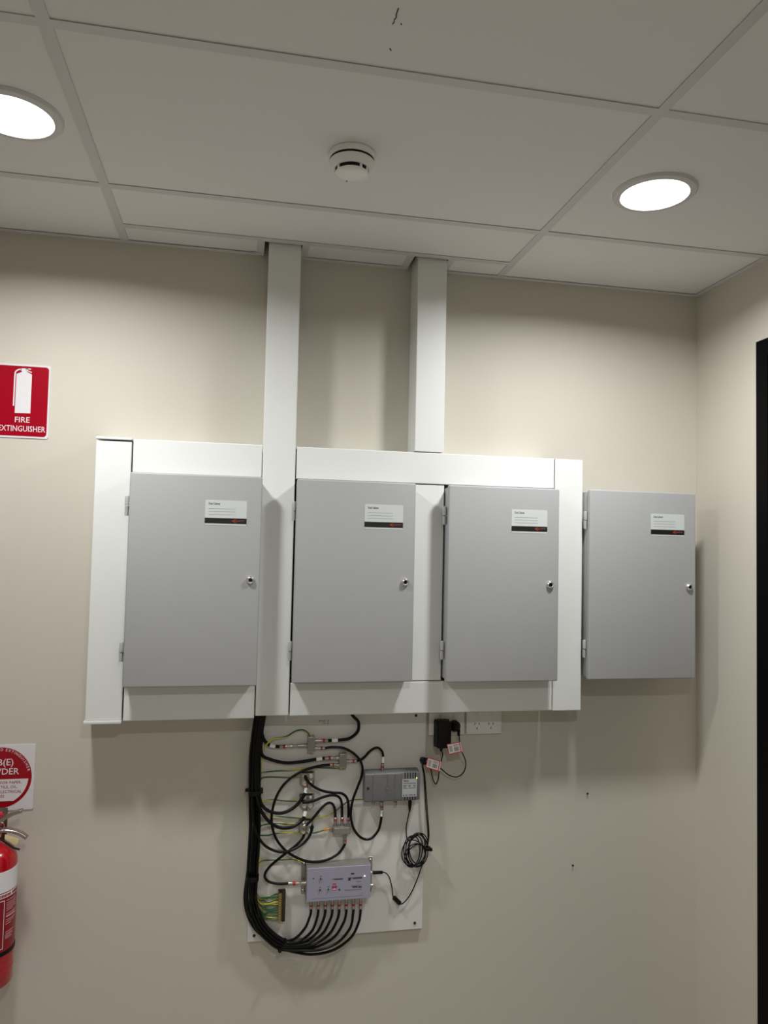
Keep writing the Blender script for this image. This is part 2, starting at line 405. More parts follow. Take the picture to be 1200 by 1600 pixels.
cabinet('grey steel wall cabinet directly above the power outlets', 0.6285, 0.9885, -0.4015, 0.1965, 0.165, 0.6345, 0.6225, -0.140, (0.8305, 0.9480, 0.0556, 0.1285), (0.9590, -0.1030), ZH)
cabinet('grey steel wall cabinet on bare wall beside the room corner, outside the trunking', 1.0990, 1.4735, -0.4020, 0.2010, 0.150, 1.1030, 1.0975, -0.122, (1.3115, 1.4315, 0.0576, 0.1300), (1.4480, -0.1055), ZH)

# ---------------------------------------------------------------- signs on the left
t = thing('fire_sign', 'red rectangular sign with white extinguisher pictogram reading FIRE EXTINGUISHER', 'sign', (-0.636, 0, 0.300))
X0, X1, Z0, Z1 = -0.7115, -0.5610, 0.3005, 0.5195
obj('plate', MB().prism(rrect(X0, X1, Z0, Z1, 0.006), -0.0025, -0.0003), SIGNW, t, smooth=False)
obj('red_panel', MB().prism(rrect(X0+0.0045, X1-0.0045, Z0+0.0055, Z1-0.0055, 0.009), -0.0029, -0.0023), RED, t, smooth=False)
def sp(x, y): p = at(x/7.5, 540+y/7.5, 0.003); return (p.x, p.z)
pc = [sp(*q) for q in ((195, 330), (250, 312), (262, 300), (240, 287), (245, 266), (330, 268), (335, 285), (308, 292), (318, 308), (375, 340), (355, 795), (172, 788))]
pg = MB().prism(pc, -0.0033, -0.0027)
obj('pictogram', pg, SIGNW, t, smooth=False)
hp = [Vector((*sp(*q), 0)) for q in ((255, 275), (215, 283), (185, 305), (176, 350), (168, 500), (158, 705))]
hose = spline([Vector((q.x, -0.0029, q.y)) for q in hp], 0.002)
def ribbon(pts, wdt, y0, y1):
    L = []; R = []
    for i, p in enumerate(pts):
        d = (pts[min(i+1, len(pts)-1)]-pts[max(i-1, 0)]); n = Vector((-d.z, 0, d.x)).normalized()*wdt
        L.append((p.x+n.x, p.z+n.z)); R.append((p.x-n.x, p.z-n.z))
    return MB().prism(L+R[::-1], y0, y1)
obj('pictogram_hose', ribbon(hose, 0.0019, -0.0033, -0.0027), SIGNW, t, smooth=False)
obj('pictogram_lever', MB().prism([sp(*q) for q in ((300, 264), (368, 272), (362, 284), (300, 276))], -0.0033, -0.0027).prism([sp(*q) for q in ((308, 284), (376, 310), (370, 320), (308, 296))], -0.0033, -0.0027), SIGNW, t, smooth=False)
p = sp(258, 900); text('lettering', 'FIRE', 0.0235, (p[0], -0.0030, p[1]), SIGNW, t, 'CENTER', bold=0.012)
p = sp(528, 1018)
text('lettering', 'EXTINGUISHER', 0.0240, (p[0], -0.0030, p[1]), SIGNW, t, 'RIGHT', bold=0.006, width=0.1290)

t = thing('powder_sign', 'white square sign with red disc reading AB(E) POWDER above the extinguisher', 'sign', (-0.651, 0, -0.778))
X0, X1, Z0, Z1 = -0.7455, -0.5575, -0.7775, -0.5915
cx, cz, cr = (X0+X1)/2+0.0005, (Z0+Z1)/2-0.0005, 0.0865
obj('plate', MB().prism(rrect(X0, X1, Z0, Z1, 0.006), -0.0025, -0.0003), SIGNW, t, smooth=False)
obj('red_disc', MB().prism(circ(cx, cz, cr, 64), -0.0029, -0.0023), RED, t, smooth=False)
ri = 0.0775; zt_, zb_ = cz-0.0045, cz-0.0665
pan = []
for k in range(25):
    zz = zt_+(zb_-zt_)*k/24; pan.append((math.sqrt(ri*ri-(zz-cz)**2), zz))
pan = [(cx+a, b) for a, b in pan]+[(cx-a, b) for a, b in pan[::-1]]
obj('white_panel', MB().prism(pan, -0.0033, -0.0027), SIGNW, t, smooth=False)
def rtx(s, u, v, size, m, y, width=None, bold=0.01):
    p = at(u, v, 0.003); text('lettering', s, size, (p.x, y, p.z), m, t, 'RIGHT', bold=bold, width=width)
rtx('AB(E)', 21.7, 1195.5, 0.0265, SIGNW, -0.0030, bold=0.018)
rtx('POWDER', 29.4, 1209.5, 0.0255, SIGNW, -0.0030, bold=0.018)
rtx('USE FOR PAPER,', 34.0, 1224.0, 0.0113, RED, -0.0034)
rtx('TEXTILE, OIL,', 27.5, 1231.0, 0.0113, RED, -0.0034)
rtx('& ELECTRICAL', 33.8, 1238.2, 0.0113, RED, -0.0034)
rtx('FIRES', 6.6, 1246.0, 0.0113, RED, -0.0034)
word = 'D EXTINGUISHER'; ang = 91.0
for ch, adv in zip(word, (6.4, 3.0, 6.0, 6.2, 6.0, 3.4, 6.6, 6.8, 6.6, 3.4, 6.2, 6.6, 6.0, 6.0)):
    a = math.radians(ang-adv/2)
    if ch != ' ': text('lettering', ch, 0.0108, (cx+0.0765*math.cos(a), -0.0030, cz+0.0765*math.sin(a)), SIGNW, t, 'CENTER', rot=a-math.pi/2)
    ang -= adv

# ---------------------------------------------------------------- fire extinguisher
ex, ey, er = -0.637, -0.092, 0.0655
t = thing('fire_extinguisher', 'red fire extinguisher with white label band and steel levers hanging on wall', 'fire extinguisher', (ex, ey, -1.212))
obj('cylinder', MB().lathe((ex, ey, -1.212), (0, 0, 1), [(0, er-0.012), (0.004, er-0.004), (0.010, er), (0.050, er), (0.051, er-0.0012), (0.053, er-0.0012), (0.054, er), (0.330, er), (0.344, er-0.003), (0.358, er-0.010), (0.370, er-0.022), (0.380, er-0.040), (0.386, 0.016), (0.394, 0.015)], 48), EXTRED, t)
def wrap(r, a0, a1, z0, z1, n=24):
    vs = []
    for k in range(n+1):
        a = math.radians(a0+(a1-a0)*k/n)
        for rr in (r, r-0.001):
            for z in (z0, z1): vs.append((ex+rr*math.cos(a), ey+rr*math.sin(a), z))
    fs = []
    for k in range(n):
        o = k*4; p = o+4
        fs += [(o, p, p+1, o+1), (o+2, o+3, p+3, p+2), (o+1, p+1, p+3, o+3), (o, o+2, p+2, p)]
    fs += [(0, 1, 3, 2), (n*4, n*4+2, n*4+3, n*4+1)]
    return MB().add(vs, fs)
A0, A1 = -178, 12
lb = obj('label', wrap(er+0.0006, A0, A1, -1.108, -0.968), LABRED, t)
obj('white_band', wrap(er+0.0006, A0, A1, -0.952, -0.896), SIGNW, t)
obj('title_strip', wrap(er+0.0006, A0, A1, -0.967, -0.955), SIGNW, t)
for k in range(22):
    a = -70+k*3.6
    if k % 9 != 4: obj('title_print', wrap(er+0.0010, a, a+2.4, -0.9645, -0.9575, 2), LABRED, lb)
for k, (zz, L, h) in enumerate(((-0.976, 30, 0.0012), (-0.983, 34, 0.0012), (-0.988, 33, 0.0012), (-0.993, 30, 0.0012), (-0.998, 34, 0.0012), (-1.003, 22, 0.0012), (-1.012, 34, 0.0012), (-1.0185, 32, 0.004), (-1.028, 33, 0.0012), (-1.033, 26, 0.0012), (-1.039, 16, 0.0012), (-1.060, 30, 0.001), (-1.065, 22, 0.001), (-1.069, 24, 0.001), (-1.073, 18, 0.001), (-1.077, 23, 0.001))):
    obj('fine_print', wrap(er+0.0010, -36, -36+L, zz-h/2, zz+h/2, 8), mat('print_pink', (205, 160, 165), 0.5), lb)
for a0, a1, z0, z1 in ((-118, -41, -0.9745, -0.9730), (-118, -41, -1.1015, -1.1000), (-42.2, -41, -1.1015, -0.9730), (-118, -116.8, -1.1015, -0.9730)):
    obj('label_frame', wrap(er+0.0010, a0, a1, z0, z1, 14), SIGNW, lb)
obj('instruction_picture', wrap(er+0.0010, -110, -50, -1.094, -1.025, 14), mat('picture_grey', (120, 128, 120), 0.5), lb)
obj('strap', MB().lathe((ex, ey, -1.120), (0, 0, 1), [(0, er+0.001), (0.0002, er+0.0022), (0.0098, er+0.0022), (0.010, er+0.001)], 48), BLACK, t)
nk = obj('valve', MB().lathe((ex, ey, -0.820), (0, 0, 1), [(0, 0.021), (0.010, 0.021), (0.011, 0.015), (0.030, 0.015), (0.032, 0.018), (0.052, 0.018), (0.054, 0.013), (0.066, 0.012)], 24), NICKEL, t)
obj('valve_collar', MB().lathe((ex, ey, -0.7885), (0, 0, 1), [(0, 0.0195), (0.002, 0.0215), (0.010, 0.0215), (0.012, 0.0195)], 24), EXTRED, nk)
obj('gauge', MB().lathe((ex+0.0, ey-0.016, -0.779), (0, -1, 0), [(0, 0.011), (0.009, 0.013), (0.011, 0.012)], 24), SIGNW, nk)
def strip(pts, half, th):                         # bent flat lever, pts in (x, z), width along y
    m = MB(); n = len(pts)
    P = spline([Vector((a, 0, b)) for a, b in pts], 0.008); n = len(P); vs = []
    for i, q in enumerate(P):
        d = (P[min(i+1, n-1)]-P[max(i-1, 0)]).normalized(); nr = Vector((-d.z, 0, d.x))*th
        hw = half*(1-0.35*i/n)
        for s_, yy in ((1, -hw), (1, hw), (-1, hw), (-1, -hw)): vs.append(q+nr*s_+Vector((0, ey+yy, 0)))
    fs = [[0, 1, 2, 3], [4*n-1, 4*n-2, 4*n-3, 4*n-4]]
    for i in range(n-1):
        for k in range(4): fs.append([i*4+k, i*4+(k+1) % 4, i*4+4+(k+1) % 4, i*4+4+k])
    return m.add(vs, fs)
obj('squeeze_lever', strip([(ex-0.012, -0.776), (ex+0.012, -0.774), (ex+0.030, -0.768), (ex+0.050, -0.757), (ex+0.066, -0.752), (ex+0.074, -0.751)], 0.012, 0.0042), NICKEL, t, bevel=0.0006, seg=1)
obj('carry_handle', strip([(ex-0.014, -0.801), (ex+0.015, -0.801), (ex+0.040, -0.802), (ex+0.062, -0.808), (ex+0.080, -0.818), (ex+0.088, -0.826)], 0.013, 0.0040), NICKEL, t, bevel=0.0008, seg=1)
obj('lever_pad', MB().lathe((ex+0.012, ey, -0.764), (0, 0, 1), [(0, 0.013), (0.006, 0.014), (0.010, 0.010)], 20), EXTRED, t)
rg = [Vector((ex+0.022+0.0105*math.cos(a*math.pi/9), ey-0.014, -0.7855+0.0105*math.sin(a*math.pi/9))) for a in range(19)]
obj('safety_pin_ring', MB().tube(rg, 0.0009, 6), NICKEL, t)
tg = MB().add([(ex+0.034, ey-0.010, -0.810), (ex+0.070, ey-0.010, -0.824), (ex+0.068, ey-0.010, -0.836), (ex+0.062, ey-0.010, -0.840), (ex+0.034, ey-0.011, -0.822)], [(0, 1, 2, 3, 4)])
tg.add([v+Vector((0, 0.0008, 0)) for v in tg.v[:5]], [(4, 3, 2, 1, 0)])
tg.f += [[i, (i+1) % 5, 5+(i+1) % 5, 5+i] for i in range(5)]; tg.mi += [0]*5
obj('inspection_tag', tg, TAGY, t, smooth=False)
obj('tag_strap', MB().tube(spline([(ex+0.018, ey-0.014, -0.815), (ex+0.040, ey-0.0135, -0.832), (ex+0.058, ey-0.0125, -0.846), (ex+0.074, ey-0.012, -0.852)]), 0.0026, 6), BLACK, t)
obj('hose', MB().tube(spline([(ex-0.015, ey, -0.790), (ex-0.050, ey-0.002, -0.792), (ex-0.080, ey, -0.830), (ex-0.083, ey, -0.95), (ex-0.080, ey, -1.08)], 0.01), 0.0085, 10), HOSE, t)
obj('nozzle', MB().lathe((ex-0.080, ey, -1.08), (0, 0, -1), [(0, 0.0095), (0.02, 0.0105), (0.05, 0.016), (0.052, 0.014)], 16), BLACK, t)
obj('wall_bracket', MB().box(ex-0.012, ex+0.012, -0.003, -0.0004, -0.90, -0.77).box(ex-0.012, ex+0.012, ey+0.018, -0.003, -0.797, -0.794), NICKEL, t, smooth=False)

# ---------------------------------------------------------------- wiring board and outlets
BX0, BX1, BZ0, BZ1, BF = 0.0665, 0.6085, -1.1950, -0.5115, 0.016
t = thing('wiring_board', 'white painted backboard carrying splitters, amplifiers and black cables', 'board', ((BX0+BX1)/2, 0, BZ0))
obj('panel', MB().box(BX0, BX1, -BF, -0.0004, BZ0, BZ1), BOARD, t, bevel=0.001, seg=1)
for u, v in ((650, 1118), (648, 1442), (397, 1462)):
    p = at(u, v, BF)
    obj('screw', MB().lathe((p.x, -BF, p.z), (0, -1, 0), [(0, 0.0045), (0.002, 0.0042), (0.0035, 0.0025)], 12), mat('dark_screw', (70, 64, 56), 0.4, metal=0.8), t)
hw = MB()                                            # handwriting near the top of the board
for (x0, y0, x1, y1) in ((480, 92, 484, 106), (484, 98, 492, 97), (494, 94, 496, 105), (500, 95, 505, 104), (505, 104, 509, 95), (512, 94, 514, 104), (514, 99, 521, 98), (530, 94, 533, 104), (535, 94, 541, 96), (541, 96, 538, 104), (508, 110, 512, 117), (512, 117, 516, 109), (519, 115, 523, 118), (530, 108, 534, 117), (534, 112, 540, 111)):
    hw.cyl(zp(x0, y0, BF+0.0001), zp(x1, y1, BF+0.0001), 0.0006, 5)
obj('handwriting', hw, INK, t)

def outlet(label, x0, x1, holes):
    z0, z1, d = -0.5965, -0.5245, 0.0105
    t = thing('power_outlet', label, 'power outlet', ((x0+x1)/2, 0, z0), 'double power outlets')
    pl = obj('plate', MB().box(x0, x1, -d, -0.0004, z0, z1), WHITE, t, bevel=0.0025, seg=3)
    for k, fx in enumerate((0.30, 0.69)):
        cxx = x0+(x1-x0)*fx
        sw = obj('switch', MB().box(cxx-0.0045, cxx+0.0045, -d-0.0022, -d+0.001, z1-0.0145, z1-0.0015), WHITE, t, bevel=0.001)
        obj('switch_mark', MB().box(cxx+0.0005, cxx+0.0022, -d-0.0026, -d-0.002, z1-0.0105, z1-0.0085), DARK, sw, smooth=False)
        zc = z0+0.030
        if holes:
            for dx, dz, rr in ((-0.0072, 0.003, 28), (0.0072, 0.003, -28), (0, -0.011, 0)):
                a = math.radians(rr); c_, s_ = math.cos(a), math.sin(a)
                pts = [(cxx+dx+px*c_+pz*s_, zc+dz-px*s_+pz*c_) for px, pz in ((-0.0011, -0.0036), (0.0011, -0.0036), (0.0011, 0.0036), (-0.0011, 0.0036))]
                obj('pin_slot', MB().prism(pts, -d-0.0003, -d+0.002), DARK, t, smooth=False)
    return t
outlet('white double power outlet with black adaptor and round plug pushed in', 0.6190, 0.7375, False)
outlet('white double power outlet with both sockets empty', 0.7445, 0.8650, True)
def q5(x, y, Y): return at(640+x/7.5, 1090+y/7.5, Y)

# plug-pack adaptor and its lead run to the grey amplifier; round plug's lead to the lilac amplifier
DZ = 0.0105
def coil(c, n, ph, rx, rz, jit, y0):
    o = []
    for k in range(int(n*14)):
        a = ph+2*math.pi*k/14
        s = 1+jit*math.sin(k*0.61+ph*3)+jit*0.6*math.sin(k*0.23+ph)
        o.append(Vector((c.x+rx*s*math.cos(a), -(y0+0.009*math.sin(k*0.37+ph)), c.z+rz*s*math.sin(a)+0.006*math.sin(k*0.29+ph)))+Vector((0.006*math.sin(k*0.17+ph*5), 0, 0.005*math.cos(k*0.13))))
    return o
cc = zp(1046, 862, 0.035)
p0 = q5(318, 280, 0.05); p1 = q5(480, 588, 0.05)
ad = thing('power_adaptor', 'black rectangular plug-pack adaptor in the outlet, lead ending at grey amplifier', 'adaptor', ((p0.x+p1.x)/2, -DZ, p1.z))
obj('case', MB().box(p0.x, p1.x, -0.060, -DZ-0.0005, p1.z, p0.z), BLACK, ad, bevel=0.006, seg=4)
obj('case_rim', MB().box(p0.x-0.0012, p1.x+0.0012, -0.028, -0.024, p1.z-0.0012, p0.z+0.0012), BLACK, ad, bevel=0.002)
b0 = Vector(((p0.x+p1.x)/2-0.002, -0.032, p1.z))
obj('strain_relief', MB().lathe(b0, (0, 0, -1), [(0, 0.0065), (0.006, 0.006), (0.016, 0.003)], 12), BLACK, ad)
lead = [b0+Vector((0, 0, -0.014)), q5(388, 660, 0.034), q5(372, 740, 0.034), q5(350, 820, 0.030), q5(344, 890, 0.026), q5(332, 965, 0.024), q5(305, 1014, 0.024), q5(276, 965, 0.024), q5(262, 900, 0.025), q5(250, 845, 0.028), q5(232, 770, 0.029), q5(196, 716, 0.030), q5(160, 740, 0.030), q5(150, 810, 0.030), zp(1097, 420, 0.034), zp(1104, 560, 0.034), zp(1114, 680, 0.034), zp(1120, 760, 0.034), zp(1118, 830, 0.036)]
lead += coil(cc, 3.3, 0.0, 0.0280, 0.0390, 0.20, 0.034)
lead += [zp(1005, 800, 0.036), zp(993, 730, 0.036), zp(1004, 665, 0.038), zp(1013, 625, 0.040)]
obj('lead', MB().tube(spline(lead, 0.004), 0.0018, 7), BLACK, ad)
obj('dc_plug', MB().lathe(zp(1013, 630, 0.040), (zp(1015, 562, 0.040)-zp(1013, 630, 0.040)), [(0, 0.0025), (0.010, 0.0042), (0.022, 0.0058), (0.036, 0.0058)], 12), BLACK, ad)
p = q5(538, 342, 0.03); rp = 0.0175
rpth = thing('round_plug', 'round black mains plug in the outlet, lead ending at lilac amplifier', 'plug', (p.x, -DZ, p.z-rp))
obj('plug_body', MB().lathe((p.x, -DZ-0.0005, p.z), (0, -1, 0), [(0, rp), (0.016, rp), (0.020, rp-0.003), (0.030, 0.010), (0.032, 0.008)], 28), BLACK, rpth)
gr = MB()
for k in range(10):
    a = 2*math.pi*k/10; gr.box(p.x+math.cos(a)*rp*0.98-0.001, p.x+math.cos(a)*rp*0.98+0.001, -0.026, -0.014, p.z+math.sin(a)*rp*0.98-0.001, p.z+math.sin(a)*rp*0.98+0.001)
obj('grip_rib', gr, BLACK, rpth)
obj('outlet_sleeve', MB().lathe(q5(576, 372, 0.034), (0, 0, -1), [(0, 0.005), (0.02, 0.0042)], 10), BLACK, rpth)
lead = [q5(577, 395, 0.036), q5(581, 450, 0.044), q5(585, 510, 0.057), q5(600, 580, 0.0595), q5(614, 640, 0.056), q5(650, 725, 0.042), q5(657, 810, 0.028), q5(620, 890, 0.026), q5(545, 930, 0.025), q5(455, 905, 0.026), q5(365, 830, 0.028), q5(285, 775, 0.034), q5(215, 720, 0.036), q5(165, 715, 0.037), q5(155, 790, 0.038), zp(1101, 420, 0.040), zp(1112, 560, 0.040), zp(1121, 680, 0.040), zp(1126, 770, 0.040), zp(1115, 850, 0.041)]
lead += coil(cc, 4.8, 0.2, 0.0310, 0.0430, 0.15, 0.040)
lead += [zp(1090, 925, 0.037), zp(1080, 960, 0.035), zp(1050, 1045, 0.031), zp(1008, 1130, 0.027), zp(965, 1172, 0.026), zp(940, 1155, 0.026), zp(916, 1128, 0.026), zp(908, 1070, 0.028), zp(893, 1015, 0.032), zp(872, 990, 0.035), zp(850, 987, 0.036)]
obj('lead', MB().tube(spline(lead, 0.004), 0.0018, 7), BLACK, rpth)
fa, fb = zp(957, 1170, 0.026), zp(919, 1132, 0.026)
obj('ferrite_bead', MB().lathe(fa, fb-fa, [(0, 0.004), (0.001, 0.0068), ((fb-fa).length-0.001, 0.0068), ((fb-fa).length, 0.004)], 14), BLACK, rpth)
da, db = zp(858, 986, 0.036), zp(798, 988, 0.036)
obj('dc_plug', MB().lathe(da, db-da, [(0, 0.0022), (0.004, 0.0048), ((db-da).length, 0.0052)], 12), BLACK, rpth)
# cable clip where the two leads turn down, and the tie around the coil
pk = q5(158, 738, 0.030)
obj('cable_clip', MB().box(pk.x-0.006, pk.x+0.008, -0.042, -BF-0.0002, pk.z-0.010, pk.z+0.008).box(pk.x-0.009, pk.x-0.004, -0.030, -0.018, pk.z-0.003, pk.z+0.003), BLACK, rpth, bevel=0.002)
pk = zp(1117, 848, 0.036)
tieo = obj('cable_tie', MB().lathe((pk.x, -0.037, pk.z-0.004), (0, 0, 1), [(0, 0.0095), (0.001, 0.0105), (0.009, 0.0105), (0.010, 0.0095)], 14).box(pk.x+0.004, pk.x+0.013, -0.048, -0.040, pk.z-0.004, pk.z+0.004), BLACK)
tag(tieo, 'black tie holding the coil of thin leads together', 'cable tie')
def test_tag(label, quad, Y):
    P = [q5(x, y, Y) for x, y in quad]            # tl, tr, br, bl
    cxm = sum(P, Vector())/4
    t = thing('test_tag', label, 'tag', (cxm.x, cxm.y, min(p.z for p in P)), 'red and white test tags')
    def quadpoly(u0, u1, v0, v1):
        f = lambda u, v: (P[0]*(1-u)+P[1]*u)*(1-v)+(P[3]*(1-u)+P[2]*u)*v
        return [(f(u, v).x, f(u, v).z) for u, v in ((u0, v0), (u1, v0), (u1, v1), (u0, v1))]
    obj('card', MB().prism(quadpoly(0, 1, 0, 1), -Y-0.0005, -Y+0.0003), TAGR, t, smooth=False)
    obj('white_field', MB().prism(quadpoly(0.05, 0.86, 0.07, 0.90), -Y-0.0008, -Y-0.0004), TAGW, t, smooth=False)
    obj('white_edge', MB().prism(quadpoly(0.925, 0.985, 0.03, 0.95), -Y-0.0008, -Y-0.0004), TAGW, t, smooth=False)
    br = MB()
    for k in range(9):
        u = 0.44+0.038*k; br.prism(quadpoly(u, u+(0.024 if k in (1, 4, 5, 8) else 0.015), 0.42, 0.80), -Y-0.0010, -Y-0.0007)
    obj('barcode', br, INK, t, smooth=False)
    ln = MB()
    for k in range(2): ln.prism(quadpoly(0.44, 0.80, 0.17+0.11*k, 0.22+0.11*k), -Y-0.0010, -Y-0.0007)
    for k in range(4): ln.prism(quadpoly(0.13+0.05*k, 0.16+0.05*k, 0.22, 0.78), -Y-0.0010, -Y-0.0007)
    obj('printed_line', ln, GINK, t, smooth=False)
    return t
test_tag('red-edged white test tag on the round plug lead', [(433, 545), (597, 515), (622, 636), (463, 672)], 0.0625)
test_tag('red-edged white test tag on the adaptor lead beside the cable clip', [(212, 697), (372, 748), (350, 868), (184, 820)], 0.041)

# ---------------------------------------------------------------- splitters, brackets, amplifiers
def conn(parent, port, end, r=0.0055, band=True):    # F connector from port to cable end
    port = Vector(port); end = Vector(end); L = (end-port).length
    c = obj('connector', MB().lathe(port, end-port, [(0, r*0.8), (0.04*L, r*1.12), (0.26*L, r*1.12), (0.27*L, r*0.72), (0.44*L, r*0.78), (0.45*L, r), (0.97*L, r), (L, r*0.85)], 12), NICKEL, parent)
    if band:
        d = (end-port).normalized()
        obj('colour_band', MB().lathe(port+d*(0.58*L), d, [(0, r*1.06), (0.17*L, r*1.06)], 12), BANDRED, c)
    return c
def port(parent, p, d, L=0.009, r=0.0045): return obj('port', MB().lathe(p, d, [(0, r*1.25), (0.002, r*1.25), (0.0022, r), (L, r), (L+0.0005, r*0.7)], 12), NICKEL, parent)
def die_box(name, label, cat, x0, x1, y0, y1, Yf, ears, group=None):
    a = zp(x0, y0, Yf); b = zp(x1, y1, Yf)
    t = thing(name, label, cat, ((a.x+b.x)/2, -BF, b.z), group)
    obj('body', MB().box(a.x, b.x, -Yf, -BF-0.0003, b.z, a.z), DIECAST, t, bevel=0.0018, seg=2)
    obj('face_plate', MB().box(a.x+0.003, b.x-0.003, -Yf-0.0006, -Yf+0.0002, b.z+0.004, a.z-0.004), AMPS, t, bevel=0.0004, seg=1)
    for (ux, uy) in ears:
        p = zp(ux, uy, BF+0.004)
        e = obj('mounting_ear', MB().box(p.x-0.004, p.x+0.004, -BF-0.004, -BF-0.0003, p.z-0.005, p.z+0.005), DIECAST, t, bevel=0.001)
        obj('ear_screw', MB().lathe((p.x, -BF-0.004, p.z), (0, -1, 0), [(0, 0.0032), (0.0015, 0.0028)], 10), NICKEL, e)
    return t
X = Vector((1, 0, 0)); Zv = Vector((0, 0, 1))
s1 = die_box('splitter', 'small zinc splitter with a green-yellow earth wire looping onto its top', 'splitter', 417, 456, 193, 283, 0.036, [(428, 189), (447, 189), (423, 281), (440, 287)], 'zinc signal splitters')
s2 = die_box('splitter', 'small zinc splitter whose lead runs to the top of the grey amplifier', 'splitter', 602, 643, 293, 376, 0.036, [(613, 286), (611, 379), (632, 379)], 'zinc signal splitters')
tp = die_box('signal_tap', 'zinc three-way tap fed by three black leads from above', 'splitter', 566, 666, 722, 764, 0.038, [(553, 742)])
for pt, d in ((zp(417, 242, 0.027), -X), (zp(456, 215, 0.027), X), (zp(456, 259, 0.027), X)): port(s1, pt, d)
for pt, d in ((zp(602, 315, 0.027), -X), (zp(602, 357, 0.027), -X), (zp(643, 335, 0.027), X)): port(s2, pt, d)
for u in (577, 617, 653): port(tp, zp(u, 722, 0.028), Zv)
port(tp, zp(635, 764, 0.028), -Zv)
def bracket(label, x0, y0):
    a = zp(x0, y0, 0.03); W = 0.0385; Hh = 0.041
    t = thing('outlet_bracket', label, 'bracket', (a.x+W/2, -BF, a.z-Hh), 'metal brackets with four screw ports')
    obj('back_plate', MB().box(a.x-0.004, a.x+W+0.004, -BF-0.0018, -BF-0.0003, a.z-Hh, a.z), NICKEL, t, bevel=0.0006, seg=1)
    obj('front_plate', MB().box(a.x, a.x+W, -0.0325, -0.0310, a.z-Hh+0.003, a.z-0.002).box(a.x, a.x+0.0015, -0.031, -BF-0.0018, a.z-Hh+0.003, a.z-0.002).box(a.x+W-0.0015, a.x+W, -0.031, -BF-0.0018, a.z-Hh+0.003, a.z-0.002), DIECAST, t, bevel=0.0005, seg=1)
    for fx in (0.28, 0.76):
        for fz in (0.24, 0.78):
            px, pz = a.x+W*fx, a.z-Hh*fz
            bl = obj('barrel', MB().lathe((px, -0.0325, pz), (0, -1, 0), [(0, 0.0062), (0.003, 0.0062), (0.0032, 0.0046), (0.011, 0.0046), (0.0112, 0.002)], 12), CHROME, t)
            obj('nut', MB().lathe((px, -0.0325, pz), (0, -1, 0), [(0, 0.0068), (0.0026, 0.0068)], 6), CHROME, bl)
    return t
bracket('shiny metal port bracket at the top of its column of three', 378, 402)
bracket('shiny metal port bracket midway in its column of three', 376, 533)
bracket('shiny metal port bracket at the foot of its column of three', 371, 682)

# grey finned amplifier
a = zp(752, 408, 0.058); b = zp(1072, 568, 0.058)
ga = thing('signal_amplifier', 'dark grey finned amplifier with printed rating plate and vent slots', 'amplifier', ((a.x+b.x)/2, -BF, b.z))
x0, x1, z0, z1 = a.x, b.x, b.z, a.z
YF = 0.058
prof = [(z0, -BF-0.0003), (z0, -YF+0.010), (z0+0.005, -YF), (z1-0.004, -YF), (z1, -YF+0.004), (z1+0.002, -BF-0.0003)]
vs = [(x, q, p) for x in (x0, x1) for p, q in prof]; n = len(prof)
obj('housing', MB().add(vs, [list(range(n)), list(range(2*n-1, n-1, -1))]+[(i, i+n, (i+1) % n+n, (i+1) % n) for i in range(n)]), AMPG, ga, bevel=0.003, seg=2)
for fx in (0.14, 0.40, 0.535):
    xx = x0+(x1-x0)*fx; obj('rib', MB().box(xx-0.0012, xx+0.0012, -YF-0.0012, -YF+0.001, z0+0.006, z1-0.004), AMPG, ga, bevel=0.0006, seg=1)
cov = obj('vent_cover', MB().box(x0+(x1-x0)*0.665, x0+(x1-x0)*0.945, -YF-0.002, -YF+0.001, z0+0.004, z1-0.002), AMPG, ga, bevel=0.001)
cw = (x1-x0)*0.28; cx0 = x0+(x1-x0)*0.665
for k in range(5):
    xx = cx0+cw*(0.20+0.17*k)
    obj('vent_slot', MB().box(xx-0.0014, xx+0.0014, -YF-0.0024, -YF, z1-0.019, z1-0.0015), DARK, cov, smooth=False)
    obj('vent_slot', MB().box(xx-0.0014, xx+0.0014, -YF-0.0024, -YF, z0+0.0045, z0+0.014), DARK, cov, smooth=False)
rx0, rx1, rz0, rz1 = cx0+0.001, cx0+cw-0.001, z0+0.0155, z1-0.021
pl = obj('rating_plate', MB().box(rx0, rx1, -YF-0.0026, -YF-0.0015, rz0, rz1), mat('rating_plate_silver', (176, 178, 180), 0.45), ga, smooth=False)
text('lettering', 'TERRA', 0.0075, (rx0+0.003, -YF-0.0027, rz1-0.008), INK, pl, bold=0.02, width=0.018)
for (f0, f1, dz, h) in ((0.07, 0.92, 0.0125, 0.0014), (0.07, 0.33, 0.0190, 0.0016), (0.42, 0.58, 0.0190, 0.0016), (0.72, 0.92, 0.0190, 0.0012), (0.07, 0.26, 0.0225, 0.0014), (0.42, 0.58, 0.0225, 0.0014), (0.74, 0.92, 0.0225, 0.0012), (0.07, 0.34, 0.0275, 0.0014), (0.42, 0.92, 0.0272, 0.0012)):
    obj('printed_line', MB().box(rx0+(rx1-rx0)*f0, rx0+(rx1-rx0)*f1, -YF-0.0029, -YF-0.0024, rz1-dz-h/2, rz1-dz+h/2), mat('plate_ink', (70, 72, 74), 0.5), pl, smooth=False)
for k, (f, wd) in enumerate(((0.08, 0.003), (0.24, 0.003), (0.37, 0.0016), (0.46, 0.002), (0.57, 0.0038), (0.71, 0.0016), (0.82, 0.0036))):
    xx = rx0+(rx1-rx0)*f; obj('printed_symbol', MB().box(xx, xx+wd, -YF-0.0029, -YF-0.0024, rz0+0.0025, rz0+0.0068), mat('plate_ink', (70, 72, 74)), pl, smooth=False)
obj('led', MB().lathe((rx1-0.001, -YF-0.002, rz1+0.0025), (0, -1, 0), [(0, 0.0017), (0.002, 0.0012)], 8), LEDG, ga)
